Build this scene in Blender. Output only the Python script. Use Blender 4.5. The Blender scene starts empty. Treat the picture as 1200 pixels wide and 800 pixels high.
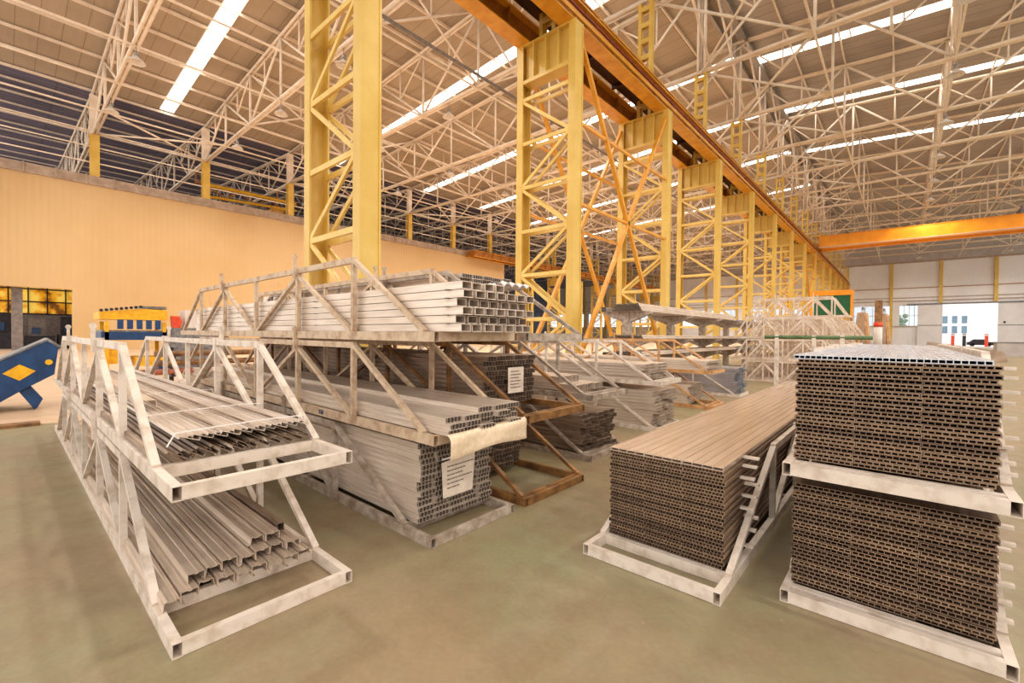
import bpy, math, random
from mathutils import Vector, Matrix
random.seed(7)
SC = bpy.context.scene
COL = SC.collection
PI = math.pi

# ------------------------------------------------------------------ materials
MATS = {}
def nm(name):
    m = bpy.data.materials.new(name); m.use_nodes = True
    nt = m.node_tree; b = nt.nodes['Principled BSDF']
    MATS[name] = m
    return m, nt, b
def ramp(nt, fac, stops):
    r = nt.nodes.new('ShaderNodeValToRGB')
    while len(r.color_ramp.elements) < len(stops): r.color_ramp.elements.new(0.5)
    for e, (p, c) in zip(r.color_ramp.elements, stops):
        e.position = p; e.color = (c[0], c[1], c[2], 1)
    nt.links.new(fac, r.inputs[0])
    return r.outputs[0]
def coords(nt, scale=(1, 1, 1), kind='Object'):
    t = nt.nodes.new('ShaderNodeTexCoord'); mp = nt.nodes.new('ShaderNodeMapping')
    mp.inputs['Scale'].default_value = scale
    nt.links.new(t.outputs[kind], mp.inputs[0])
    return mp.outputs[0]
def noise(nt, vec, scale, detail=4, rough=.6):
    n = nt.nodes.new('ShaderNodeTexNoise'); n.inputs['Scale'].default_value = scale
    n.inputs['Detail'].default_value = detail; n.inputs['Roughness'].default_value = rough
    nt.links.new(vec, n.inputs['Vector'])
    return n.outputs[0]
def mix(nt, fac, a, b, mode='MIX'):
    x = nt.nodes.new('ShaderNodeMix'); x.data_type = 'RGBA'; x.blend_type = mode
    for k, v in ((0, fac), (6, a), (7, b)):
        if isinstance(v, (int, float)): x.inputs[k].default_value = v
        elif isinstance(v, tuple): x.inputs[k].default_value = (v[0], v[1], v[2], 1)
        else: nt.links.new(v, x.inputs[k])
    return x.outputs[2]
def painted(name, c1, c2, scale=6, rough=.5, metal=0, lo=.35, hi=.7, stretch=(1, 1, 1), bump=0):
    m, nt, b = nm(name)
    v = coords(nt, stretch)
    f = noise(nt, v, scale)
    c = ramp(nt, f, [(lo, c2), (hi, c1)])
    nt.links.new(c, b.inputs['Base Color'])
    b.inputs['Roughness'].default_value = rough; b.inputs['Metallic'].default_value = metal
    if bump:
        bp = nt.nodes.new('ShaderNodeBump'); bp.inputs['Strength'].default_value = bump
        bp.inputs['Distance'].default_value = .01
        nt.links.new(f, bp.inputs['Height']); nt.links.new(bp.outputs[0], b.inputs['Normal'])
    return m
def srgb(r, g, b):
    f = lambda u: (u/255/12.92 if u/255 <= .04045 else ((u/255+.055)/1.055)**2.4)
    return (f(r), f(g), f(b))

painted('rack white', srgb(226, 212, 198), srgb(188, 168, 148), 7, .42, lo=.3, hi=.55)
painted('rack grey', srgb(196, 182, 168), srgb(138, 118, 100), 9, .5)
painted('rack beige', srgb(206, 182, 154), srgb(164, 130, 102), 9, .6, lo=.3, hi=.55, bump=.15)
painted('rack brown', srgb(168, 120, 66), srgb(96, 64, 36), 6, .55)
painted('rack tan', srgb(226, 176, 120), srgb(176, 124, 76), 6, .55)
painted('alu', srgb(232, 216, 200), srgb(200, 180, 160), 4, .36, .45, stretch=(.4, 6, 6))
painted('alu panel', srgb(196, 172, 150), srgb(150, 124, 102), 4, .45, .35, stretch=(.5, 5, 1))
painted('alu sheet', srgb(222, 202, 184), srgb(198, 176, 156), 3, .22, .35, stretch=(.3, 5, 1))
painted('alu plank dark', srgb(130, 106, 88), srgb(92, 72, 58), 5, .5, .3, stretch=(.5, 5, 3))
painted('alu cavity shade', srgb(112, 94, 82), srgb(84, 68, 58), 8, .6, .2)  # dark tone paints shade into the open profile ends
painted('alu window sheen', srgb(226, 230, 238), srgb(196, 200, 210), 3, .22, .25, stretch=(.3, 5, 1))  # pale blue base paints in window light reflected along the top layer
painted('alu plank', srgb(160, 134, 110), srgb(116, 90, 70), 5, .5, .3, stretch=(.5, 5, 3))
painted('alu blue', srgb(206, 210, 218), srgb(158, 156, 164), 4, .3, .6, stretch=(.5, 5, 1))
painted('alu dull', srgb(186, 164, 144), srgb(122, 98, 80), 5, .5, .4, stretch=(.4, 6, 6))
painted('alu bright', srgb(236, 222, 208), srgb(204, 186, 168), 5, .4, .4, stretch=(.4, 6, 6))
painted('alu dark', srgb(92, 84, 84), srgb(48, 42, 44), 12, .5, .4)
painted('conduit grey', srgb(140, 130, 124), srgb(110, 100, 96), 4, .5)
painted('girder orange', srgb(255, 170, 30), srgb(240, 148, 16), .8, .4)
painted('far steel', srgb(232, 216, 200), srgb(196, 172, 150), 5, .6)
painted('galvanised', srgb(180, 176, 172), srgb(140, 134, 130), 10, .4, .6)
painted('cream steel', srgb(250, 238, 222), srgb(232, 214, 192), 1.5, .45)
painted('ivory steel', srgb(232, 226, 220), srgb(206, 196, 188), 1.5, .5)
painted('column yellow', srgb(226, 192, 100), srgb(210, 170, 70), .8, .38)
painted('brace yellow', srgb(236, 206, 122), srgb(220, 182, 86), 1.6, .42)
painted('crane orange', srgb(230, 166, 48), srgb(208, 138, 30), 2, .4)
painted('rust orange', srgb(190, 126, 42), srgb(146, 88, 32), 2.5, .5)
painted('conductor red', srgb(150, 40, 22), srgb(110, 28, 16), 3, .5)
painted('deck maroon', srgb(80, 40, 28), srgb(50, 24, 18), 2, .6)
painted('machine blue', srgb(14, 70, 124), srgb(6, 48, 96), 5, .4)
painted('machine yellow', srgb(250, 196, 20), srgb(226, 164, 10), 6, .45)
painted('machine grey', srgb(150, 150, 150), srgb(90, 90, 96), 6, .5)
painted('dark machinery', srgb(50, 46, 54), srgb(22, 20, 28), 3, .6)
painted('signal red', srgb(236, 88, 40), srgb(210, 60, 30), 6, .5)
painted('pipe red', srgb(190, 112, 84), srgb(150, 78, 58), 6, .5)
painted('board green', srgb(28, 104, 62), srgb(20, 84, 52), 3, .6)
painted('pole green', srgb(104, 130, 84), srgb(76, 100, 62), 6, .5)
painted('paper', srgb(240, 226, 210), srgb(226, 208, 190), 12, .8)
painted('ink', srgb(130, 116, 106), srgb(104, 92, 86), 12, .8)
painted('film', srgb(246, 226, 198), srgb(230, 204, 170), 9, .35, bump=.4, stretch=(1, 3, 3))
painted('film white', srgb(250, 246, 244), srgb(226, 216, 212), 20, .3, bump=.6)
painted('lamp enamel', srgb(238, 232, 226), srgb(212, 202, 192), 6, .4)
painted('door panel', srgb(232, 230, 232), srgb(222, 218, 220), .6, .6)
painted('container grey', srgb(196, 188, 186), srgb(176, 168, 166), 1.2, .5)
painted('concrete block', srgb(188, 168, 150), srgb(160, 138, 120), 2, .8)
painted('outside ground', srgb(224, 222, 220), srgb(206, 202, 198), .3, .9)
painted('outside wall', srgb(240, 240, 242), srgb(230, 230, 234), .3, .8)
painted('outside window', srgb(120, 150, 170), srgb(96, 124, 146), .5, .3)
painted('leaf', srgb(96, 140, 84), srgb(60, 104, 60), 2, .8)

def floor_mat(name, base, dark, tint, rough):
    m, nt, b = nm(name)
    v = coords(nt)
    f1 = noise(nt, v, .55, 5, .6); f2 = noise(nt, v, 2.6, 6, .7); f3 = noise(nt, v, 30, 3, .6)
    c = ramp(nt, f1, [(.36, tint), (.6, base)])
    d = ramp(nt, f2, [(.3, (.8, .8, .8)), (.56, (0, 0, 0))])
    c = mix(nt, d, c, dark)
    e = ramp(nt, f3, [(.42, (.95, .95, .95)), (.6, (1.02, 1.02, 1.02))])
    c = mix(nt, 1.0, c, e, 'MULTIPLY')
    # fine scuffs
    w = nt.nodes.new('ShaderNodeTexVoronoi'); w.inputs['Scale'].default_value = 3.2
    nt.links.new(v, w.inputs['Vector'])
    s = ramp(nt, w.outputs[0], [(.0, (1, 1, 1)), (.035, (0, 0, 0))])
    c = mix(nt, s, c, tuple(min(1, u*1.5) for u in base))
    nt.links.new(c, b.inputs['Base Color'])
    r = ramp(nt, f2, [(.3, (rough+.15,)*3), (.7, (rough,)*3)])
    nt.links.new(r, b.inputs['Roughness'])
    return m
floor_mat('floor green', srgb(154, 134, 104), srgb(137, 116, 88), srgb(142, 138, 104), .36)
floor_mat('floor concrete', srgb(210, 180, 148), srgb(188, 158, 128), srgb(204, 176, 148), .42)

def ribbed(name, c1, c2, axis, pitch, rough=.55, strength=.6, nscale=.4, seam=None):
    m, nt, b = nm(name)
    v = coords(nt)
    w = nt.nodes.new('ShaderNodeTexWave'); w.bands_direction = axis; w.wave_profile = 'SIN'
    w.inputs['Scale'].default_value = PI*2/(20*pitch); w.inputs['Distortion'].default_value = 0
    nt.links.new(v, w.inputs['Vector'])
    f = noise(nt, v, nscale)
    c = ramp(nt, f, [(.35, c2), (.65, c1)])
    if seam:
        bk = nt.nodes.new('ShaderNodeTexBrick'); bk.offset = 0
        bk.inputs['Color1'].default_value = (1, 1, 1, 1); bk.inputs['Color2'].default_value = (.93, .92, .91, 1)
        bk.inputs['Mortar'].default_value = (.55, .48, .44, 1)
        bk.inputs['Scale'].default_value = 1; bk.inputs['Mortar Size'].default_value = seam[2]
        bk.inputs['Brick Width'].default_value = seam[0]; bk.inputs['Row Height'].default_value = seam[1]
        nt.links.new(v, bk.inputs['Vector'])
        c = mix(nt, 1.0, c, bk.outputs[0], 'MULTIPLY')
    nt.links.new(c, b.inputs['Base Color'])
    bp = nt.nodes.new('ShaderNodeBump'); bp.inputs['Strength'].default_value = strength
    bp.inputs['Distance'].default_value = .04
    nt.links.new(w.outputs[0], bp.inputs['Height']); nt.links.new(bp.outputs[0], b.inputs['Normal'])
    b.inputs['Roughness'].default_value = rough
    return m
ribbed('roof sheet', srgb(184, 168, 148), srgb(168, 152, 132), 'Y', .5, .5, .25, .2, (2.94, 1.1, .02))
ribbed('roof sheet right', srgb(188, 176, 168), srgb(168, 158, 154), 'Y', .5, .5, .25, .2, (2.94, 1.0, .03))
ribbed('roof dark', srgb(118, 112, 136), srgb(92, 86, 108), 'X', .8, .5, 1.0, .2, (.8, 9, .05))
ribbed('wall beige', srgb(212, 178, 128), srgb(204, 168, 116), 'Y', .42, .55, .35, .15)
ribbed('wall white', srgb(240, 238, 240), srgb(230, 228, 230), 'X', .5, .55, .3, .2)
ribbed('wall blue grey', srgb(130, 134, 158), srgb(104, 108, 132), 'Z', 1.2, .5, .8, .2)

def emit(name, col, s):
    m, nt, b = nm(name)
    b.inputs['Base Color'].default_value = (col[0]*.6, col[1]*.6, col[2]*.6, 1)
    b.inputs['Emission Color'].default_value = (col[0], col[1], col[2], 1)
    b.inputs['Emission Strength'].default_value = s
    return m
emit('skylight sheet', (1.0, .96, .9), 7.0)
def amber():
    m, nt, b = nm('amber glazing')
    v = coords(nt)
    f = noise(nt, v, .9, 3)
    c = ramp(nt, f, [(.38, srgb(120, 70, 16)), (.5, srgb(236, 160, 20)), (.62, srgb(255, 214, 90))])
    nt.links.new(c, b.inputs['Base Color']); nt.links.new(c, b.inputs['Emission Color'])
    b.inputs['Emission Strength'].default_value = .55
amber()
def glass():
    m = bpy.data.materials.new('window glass'); m.use_nodes = True; MATS['window glass'] = m
    nt = m.node_tree; nt.nodes.clear()
    o = nt.nodes.new('ShaderNodeOutputMaterial'); mx = nt.nodes.new('ShaderNodeMixShader')
    t = nt.nodes.new('ShaderNodeBsdfTransparent'); g = nt.nodes.new('ShaderNodeBsdfGlossy')
    t.inputs[0].default_value = (.86, .94, 1, 1); g.inputs['Roughness'].default_value = .05
    mx.inputs[0].default_value = .06
    nt.links.new(t.outputs[0], mx.inputs[1]); nt.links.new(g.outputs[0], mx.inputs[2]); nt.links.new(mx.outputs[0], o.inputs[0])
glass()

# ------------------------------------------------------------------ mesh helpers
BOXF = [(0, 3, 2, 1), (4, 5, 6, 7), (0, 1, 5, 4), (1, 2, 6, 5), (2, 3, 7, 6), (3, 0, 4, 7)]
class MB:
    def __init__(s): s.v = []; s.f = []; s.sm = []
    def box(s, x0, x1, y0, y1, z0, z1):
        n = len(s.v)
        s.v += [(x0, y0, z0), (x1, y0, z0), (x1, y1, z0), (x0, y1, z0), (x0, y0, z1), (x1, y0, z1), (x1, y1, z1), (x0, y1, z1)]
        s.f += [tuple(n+i for i in q) for q in BOXF]; s.sm += [False]*6
        return s
    def frame(s, p0, p1, up=(0, 0, 1)):
        p0 = Vector(p0); p1 = Vector(p1); d = (p1-p0).normalized(); u = Vector(up)
        if abs(d.dot(u)) > .999: u = Vector((1, 0, 0))
        a = d.cross(u).normalized(); b = a.cross(d).normalized()
        return p0, p1, a, b
    def bar(s, p0, p1, w, h, up=(0, 0, 1)):
        p0, p1, a, b = s.frame(p0, p1, up); n = len(s.v)
        for p in (p0, p1):
            for i, j in ((-1, -1), (1, -1), (1, 1), (-1, 1)):
                s.v.append(tuple(p+a*(w/2*i)+b*(h/2*j)))
        s.f += [(n, n+1, n+2, n+3), (n+7, n+6, n+5, n+4)] + [(n+i, n+4+i, n+4+(i+1) % 4, n+(i+1) % 4) for i in range(4)]
        s.sm += [False]*6
        return s
    def hollow(s, p0, p1, w, h, t=.004, up=(0, 0, 1)):
        p0, p1, a, b = s.frame(p0, p1, up); n = len(s.v)
        for p in (p0, p1):
            for k in (0, t):
                for i, j in ((-1, -1), (1, -1), (1, 1), (-1, 1)):
                    s.v.append(tuple(p+a*((w/2-k)*i)+b*((h/2-k)*j)))
        for i in range(4):
            j = (i+1) % 4
            s.f += [(n+i, n+8+i, n+8+j, n+j), (n+4+i, n+4+j, n+12+j, n+12+i), (n+i, n+j, n+4+j, n+4+i), (n+8+i, n+12+i, n+12+j, n+8+j)]
            s.sm += [False]*4
        return s
    def cyl(s, p0, p1, r, n=6, r1=None, caps=True):
        p0, p1, a, b = s.frame(p0, p1); k = len(s.v); r1 = r if r1 is None else r1
        for p, rr in ((p0, r), (p1, r1)):
            for i in range(n):
                t = 2*PI*i/n
                s.v.append(tuple(p+a*(rr*math.cos(t))+b*(rr*math.sin(t))))
        for i in range(n):
            j = (i+1) % n
            s.f.append((k+i, k+n+i, k+n+j, k+j)); s.sm.append(True)
        if caps:
            s.f += [tuple(k+i for i in range(n)), tuple(k+n+i for i in reversed(range(n)))]; s.sm += [False, False]
        return s
    def poly(s, pts, t, x0, x1):
        """thin sheet following the (y,z) polyline pts, extruded along x"""
        for (ya, za), (yb, zb) in zip(pts, pts[1:]):
            L = math.hypot(yb-ya, zb-za); ny, nz = -(zb-za)/L*t/2, (yb-ya)/L*t/2
            n = len(s.v)
            for x in (x0, x1):
                s.v += [(x, ya+ny, za+nz), (x, ya-ny, za-nz), (x, yb-ny, zb-nz), (x, yb+ny, zb+nz)]
            s.f += [(n, n+1, n+2, n+3), (n+7, n+6, n+5, n+4)] + [(n+i, n+4+i, n+4+(i+1) % 4, n+(i+1) % 4) for i in range(4)]
            s.sm += [False]*6
        return s
    def prism(s, pts, axis, a0, a1):
        """closed polygon extruded along axis (0,1,2)"""
        n = len(s.v); m = len(pts)
        for a in (a0, a1):
            for u, w in pts:
                s.v.append({0: (a, u, w), 1: (u, a, w), 2: (u, w, a)}[axis])
        s.f += [tuple(range(n, n+m)), tuple(range(n+2*m-1, n+m-1, -1))]; s.sm += [False]*2
        for i in range(m):
            j = (i+1) % m; s.f.append((n+i, n+m+i, n+m+j, n+j)); s.sm.append(False)
        return s
    def rev(s, prof, n=16, c=(0, 0, 0)):
        k = len(s.v); m = len(prof)
        for r, z in prof:
            for i in range(n):
                t = 2*PI*i/n; s.v.append((c[0]+r*math.cos(t), c[1]+r*math.sin(t), c[2]+z))
        for a in range(m-1):
            for i in range(n):
                j = (i+1) % n
                s.f.append((k+a*n+i, k+a*n+j, k+(a+1)*n+j, k+(a+1)*n+i)); s.sm.append(True)
        return s
    def mesh(s, name, mat):
        me = bpy.data.meshes.new(name); me.from_pydata(s.v, [], s.f)
        me.polygons.foreach_set('use_smooth', s.sm)
        import bmesh
        bm = bmesh.new(); bm.from_mesh(me); bmesh.ops.recalc_face_normals(bm, faces=bm.faces); bm.to_mesh(me); bm.free()
        me.materials.append(MATS[mat])
        return me
    def build(s, name, mat, parent=None, loc=(0, 0, 0), rot=(0, 0, 0)):
        return put(s.mesh(name, mat), name, parent, loc, rot)
def put(me, name, parent=None, loc=(0, 0, 0), rot=(0, 0, 0)):
    o = bpy.data.objects.new(name, me); COL.objects.link(o)
    o.location = loc; o.rotation_euler = rot
    if parent: o.parent = parent
    return o
def tag(o, label, cat, group=None):
    o['label'] = label; o['category'] = cat
    if group: o['group'] = group
    return o
def thing(name, label, cat, loc=(0, 0, 0), rz=0, group=None):
    o = bpy.data.objects.new(name, None); COL.objects.link(o)
    o.location = loc; o.rotation_euler = (0, 0, rz); o.empty_display_size = .2
    return tag(o, label, cat, group)
def struct(o): o['kind'] = 'structure'; return o
def dup(root, loc, rz=None, label=None, group=None, scale=None):
    r = root.copy(); COL.objects.link(r); r.location = loc
    if rz is not None: r.rotation_euler = (0, 0, rz)
    if label: r['label'] = label
    if group: r['group'] = group
    if scale: r.scale = scale
    for ch in list(root.children):
        c = ch.copy(); COL.objects.link(c); c.parent = r
        for g in list(ch.children):
            d = g.copy(); COL.objects.link(d); d.parent = c
    return r
ORD = ['nearest', 'second', 'third', 'fourth', 'fifth', 'sixth', 'seventh', 'eighth', 'ninth', 'tenth', 'eleventh', 'twelfth',
       'thirteenth', 'fourteenth', 'fifteenth', 'sixteenth', 'seventeenth', 'eighteenth', 'nineteenth', 'twentieth']
ONE = ['first'] + ORD[1:]
def nth(i):
    if i < 20: return ONE[i]
    t = ['twenty', 'thirty'][(i+1)//10-2]
    return ('twentieth' if t == 'twenty' else 'thirtieth') if (i+1) % 10 == 0 else t+'-'+ONE[(i+1) % 10-1]

# ------------------------------------------------------------------ layout constants
S = 7.9                     # bay length along the hall
XW, XC, XR, XO = -51.0, -9.75, 31.5, -93.0
Y0, Y1 = -6.0, 125.0
ZE, SL = 21.35, .06
def roofz(x):
    if x < XW: return ZE-.06*(x-XW)
    if x < XC: return ZE+SL*(x-XW)
    return ZE+SL*(XC-XW)-SL*(x-XC)
NT = 15
TY = [5.1+S*k for k in range(NT)]

# ------------------------------------------------------------------ the setting
struct(MB().box(-11.0, 60, -30, Y1, -.12, 0).build('floor', 'floor green'))
struct(MB().box(-120, -11.0, -30, Y1, -.12, -.002).build('floor_concrete', 'floor concrete'))
tag(struct(MB().box(-160, 160, Y1+.4, 260, -.2, -.1).build('ground_outside', 'outside ground')), 'pale paved yard outside the far gate', 'ground')
def slope(name, xa, xb, mat):
    L = math.hypot(xb-xa, roofz(xb)-roofz(xa))
    o = struct(MB().box(0, L, 0, Y1-Y0, .3, .42).build(name, mat))
    za = roofz(xa+.001 if xb > xa else xa-.001); zb = roofz(xb-.001)
    o.location = (xa, Y0, za); o.rotation_euler = (0, -math.atan2(zb-za, xb-xa), 0)
slope('ceiling_left', XW, XC, 'roof sheet'); slope('ceiling_right', XC, XR, 'roof sheet right'); slope('ceiling_outer', XO, XW, 'roof dark')
# far wall, with the gate and window openings
wm = MB()
WY = Y1
def wl(x0, x1, z0, z1): wm.box(x0, x1, WY, WY+.25, z0, z1)
wl(XO, XR, 8.5, 24.5); wl(XO, XR+8, 0, 0) if False else None
wl(XO, 2.5, 0, 4.1); wl(2.5, 5.9, 0, 8.5); wl(13.6, XR, 0, 8.5)
for xx in [-93+7.6*i for i in range(13)]: wl(xx, min(xx+1.1, 2.5), 4.1, 8.5)
struct(wm.build('wall_back', 'wall white'))
n = 0
for i in range(13):
    a = -93+7.6*i+1.1; b = min(-93+7.6*(i+1), 2.5)
    if b-a < 1: continue
    n += 1
    w = struct(MB().box(a, b, WY+.1, WY+.12, 4.1, 8.5).build(f'window_{n}', 'window glass'))
    fr = MB()
    for k in range(5):
        x = a+(b-a)*k/4; fr.box(x-.05, x+.05, WY+.04, WY+.18, 4.1, 8.5)
    for z in (4.15, 6.3, 8.45): fr.box(a, b, WY+.04, WY+.18, z-.05, z+.05)
    fr.build('window_frame', 'ivory steel', w)
t = 0
for z, h in ((17.3, .35), (12.0, .12), (10.0, .12), (9.3, .16), (4.0, .12)):
    t += 1
    struct(MB().box(XO, 2.5 if z < 5 else XR, WY-.18, WY, z, z+h).build(f'trim_{t}', 'rust orange' if 11 < z < 13 else 'concrete block'))
struct(MB().box(XO, XR, WY-.1, WY, 17.65, 24.4).build('wall_back_gable', 'container grey'))
for i in range(17):
    x = -93.2+7.6*i
    if x > XR: break
    t += 1
    z0 = 8.5 if 2 < x < 20 else 0
    struct(MB().box(x-.25, x+.25, WY-.45, WY, z0, 17.3).build(f'trim_{t}', 'column yellow'))
# left partition wall with its opening
lw = MB()
lw.box(XW-.25, XW, 3.7, 56, 0, 13.7); lw.box(XW-.25, XW, Y0, 3.7, 4.9, 13.7)
struct(lw.build('wall_left', 'wall beige'))
bd = MB().box(XW-.3, XW+.15, Y0, 56, 13.7, 14.45)
for i in range(36): bd.box(XW+.15, XW+.22, Y0+1.75*i, Y0+1.75*i+.12, 13.6, 14.5)
struct(bd.build('trim_ledge', 'concrete block'))
struct(MB().box(XO-.3, XO, Y0, Y1, 0, 24).build('wall_outer', 'wall blue grey'))
# room behind the opening: amber glazing over grey lower wall
struct(MB().box(-62.3, -62, Y0, 30, 0, 3.05).build('wall_annex', 'conduit grey'))
struct(MB().box(-62.3, -62, Y0, 30, 5.6, 13.5).build('wall_annex_upper', 'wall blue grey'))
aw = struct(MB().box(-62.2, -62.1, Y0, 30, 3.05, 5.6).build('window_20', 'amber glazing'))
fr = MB()
for i in range(28): fr.box(-62.09, -62, Y0+1.25*i, Y0+1.25*i+.1, 3.05, 5.6)
for z in (3.05, 4.2, 5.4): fr.box(-62.09, -61.95, Y0, 30, z, z+.12)
fr.build('window_frame', 'dark machinery', aw)

# ------------------------------------------------------------------ skylights
sky_n = 0
SKY = [(9.9, 0), (26.0, 0), (39.2, 0), (50.2, 0), (63, 0), (78, 0), (10, 1), (25, 1), (40.6, 1), (51.4, 1), (64, 1)]
for y, side in SKY:
    if True:
        xa, xb = ((XW+.3, XC-.6), (XC+.6, XR))[side]
        za, zb = roofz(xa)+.26, roofz(xb)+.26
        L = math.hypot(xb-xa, zb-za)
        sky_n += 1
        o = struct(MB().box(0, L, -.5, .5, 0, .03).build(f'window_{30+sky_n}', 'skylight sheet'))
        o.location = (xa, y, za); o.rotation_euler = (0, -math.atan2(zb-za, xb-xa), 0)
        fr = MB().box(0, L, -.56, -.5, -.03, .05).box(0, L, .5, .56, -.03, .05)
        k = 0
        while k*2.95 < L:
            fr.box(k*2.95-.05, k*2.95+.05, -.5, .5, -.03, -.005); k += 1
        fr.build('window_frame', 'cream steel', o)

# ------------------------------------------------------------------ roof trusses
def make_truss(xa, xb, n, flat, mat, label, z_low=None):
    """lattice truss in the local xz plane; origin at xa; n panels"""
    r = thing('roof_truss', label, 'roof truss', (xa, 0, 0))
    w = (xb-xa)/n
    top = lambda u: roofz(min(max(xa+u, xa+.01), xb-.01))-.1
    L = xb-xa
    MB().cyl((0, -.12, 18), (L, -.12, 18), .1, 6).cyl((0, .12, 18), (L, .12, 18), .1, 6).build('bottom_chord', mat, r)
    MB().cyl((0, -.12, top(0)), (L, -.12, top(L)), .1, 6).cyl((0, .12, top(0)), (L, .12, top(L)), .1, 6).build('top_chord', mat, r)
    for i in range(n+1):
        u = i*w; MB().cyl((u, 0, 18), (u, 0, top(u)), .09, 6).build('post', mat, r)
    for i in range(n):
        u0, u1 = i*w, (i+1)*w
        up = i % 2 == 0
        a = (u0, 0, 18 if up else top(u0)); b = (u1, 0, top(u1) if up else 18)
        MB().cyl(a, b, .085, 6).build('diagonal', mat, r)
        m = ((a[0]+b[0])/2, 0, (a[2]+b[2])/2)
        MB().cyl(m, (m[0], 0, top(m[0])), .06, 5).build('sub_post', mat, r)
        e = (u0, 0, top(u0)) if up else (u1, 0, top(u1))
        MB().cyl(m, e, .06, 5).build('sub_strut', mat, r)
    return r
tl = make_truss(XW, XC, 7, 0, 'cream steel', '')
tr = make_truss(XC, XR, 7, 0, 'cream steel', '')
to = make_truss(XO, XW, 7, 0, 'cream steel', '')
for proto, nm_, xa in ((tl, 'cream lattice roof truss over the left hall', XW), (tr, 'cream lattice roof truss over the right hall', XC), (to, 'cream lattice roof truss in the dark bay beyond the beige wall', XO)):
    for k, y in enumerate(TY):
        lab = f'{ORD[k]} {nm_}' if k else f'nearest {nm_}'
        if k == 0: proto.location = (xa, y, 0); proto['label'] = lab; proto['group'] = nm_.replace('truss', 'trusses'); o = proto
        else: dup(proto, (xa, y, 0), label=lab)
# purlins and ties
def long_member(name, x, z, w, h, mat, label, cat, group, y0=Y0, y1=Y1):
    o = MB().box(-w/2, w/2, 0, y1-y0, -h/2, h/2).build(name, mat, None, (x, y0, z))
    return tag(o, label, cat, group)
c = 0
x = XW+.1
while x < XC-.5:
    long_member('purlin', x, roofz(x)+.1, .09, .2, 'cream steel', f'{nth(c)} cream purlin from the left wall, under the left roof slope', 'purlin', 'purlins of the left roof slope'); x += 2.945; c += 1
x = XC+2.945; c = 0
while x < XR:
    long_member('purlin', x, roofz(x)+.1, .09, .2, 'cream steel', f'{nth(c)} cream purlin right of the ridge, under the right roof slope', 'purlin', 'purlins of the right roof slope'); x += 2.945; c += 1
x = XW-2.9; c = 0
while x > XO:
    long_member('purlin', x, roofz(x)+.12, .09, .16, 'cream steel', f'{nth(c)} purlin left of the wall line, under the dark roof', 'purlin', 'purlins of the dark roof'); x -= 2.945*1.2; c += 1
tag(MB().box(-.7, -.5, 0, Y1-Y0, -.3, .1).box(.5, .7, 0, Y1-Y0, -.3, .1).build('ridge_beam', 'galvanised', None, (XC, Y0, roofz(XC)+.05)), 'grey double ridge beam at the top of the roof', 'beam')
PW = (XC-XW)/7
for i in range(1, 7):
    long_member('tie_tube', XW+PW*i, 17.9, .1, .1, 'cream steel', f'{nth(i-1)} lengthwise tie tube from the left wall, under the left trusses', 'tie tube', 'tie tubes under the left trusses')
for i in (1, 2, 3, 4, 5):
    long_member('tie_tube', XC+PW*i, 17.9, .1, .1, 'cream steel', f'{nth(i-1)} lengthwise tie tube right of the crane columns', 'tie tube', 'tie tubes under the right trusses')
for i, z in enumerate((15.6, 16.9, 18.05, 18.2)):
    long_member('wall_tie', XW-.1, z, .09, .09, 'cream steel', f'{nth(i)} wall tie up from the beige wall ledge', 'tie tube', 'ties above the beige wall')
# vertical cross frames between trusses
def cross(x, k, z0, z1, lab, grp, mat='cream steel', r=.075, flat=False):
    g = thing('cross_brace', lab, 'brace', (x, TY[k], 0), 0, grp)
    if flat:
        MB().cyl((0, 0, 18), (PW, S, 18), r, 6).build('brace', mat, g); MB().cyl((PW, 0, 18), (0, S, 18), r, 6).build('brace', mat, g)
    else:
        MB().cyl((0, 0, z0), (0, S, z1), r, 6).build('brace', mat, g); MB().cyl((0, 0, z1), (0, S, z0), r, 6).build('brace', mat, g)
        MB().cyl((0, S/2, (z0+z1)/2), (0, S/2, z1), r*.8, 6).build('post', mat, g)
for k in range(1, 12):
    cross(XC+2*PW, k, 18, roofz(XC+2*PW)-.1, f'{ORD[k-1]} upright cross brace along the lamp row, right hall', 'upright braces right hall')
for k in range(2, 10):
    cross(XC+.6, k, 18, roofz(XC)-.2, f'{ORD[k-2]} upright cross brace under the ridge', 'upright braces under the ridge')
for k in range(0, 8):
    cross(XW+5*PW, k, 18, roofz(XW+5*PW)-.1, f'{ORD[k]} upright cross brace in the left hall near the crane columns', 'upright braces left hall')
for k in range(1, 9):
    cross(XW+2*PW, k, 18, roofz(XW+2*PW)-.1, f'{ORD[k-1]} upright cross brace in the left hall towards the beige wall', 'upright braces beside wall')
for k in range(0, 8, 1):
    cross(XC, k, 0, 0, f'{ORD[k]} level cross brace right of the crane columns', 'level braces right hall', flat=True)
for k in range(0, 8, 2):
    cross(XW, k, 0, 0, f'{ORD[k//2]} level cross brace above the beige wall', 'level braces left hall', flat=True)
for k in range(1, 9, 2):
    cross(XC+3*PW, k, 0, 0, f'{ORD[k//2]} level cross brace far right of the lamp row', 'level braces far right', flat=True)

# roof columns on the wall line: yellow below, cream above
def wall_col(y, i):
    g = thing('roof_column', f'{ORD[i]} roof column on the beige wall line, yellow foot and cream top', 'column', (XW-.1, y, 0), 0, 'roof columns on the beige wall line')
    z0 = 14.45
    m = MB().box(-.28, -.2, -.3, .3, z0, 17.9).box(.2, .28, -.3, .3, z0, 17.9).box(-.2, .2, -.03, .03, z0, 17.9)
    m.build('lower_shaft', 'column yellow', g)
    MB().box(-.2, -.12, -.3, .3, 17.9, 21.2).box(.12, .2, -.3, .3, 17.9, 21.2).box(-.12, .12, -.2, .2, 17.9, 21.2).build('upper_shaft', 'cream steel', g)
for i, y in enumerate(TY): wall_col(y, i)

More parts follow.
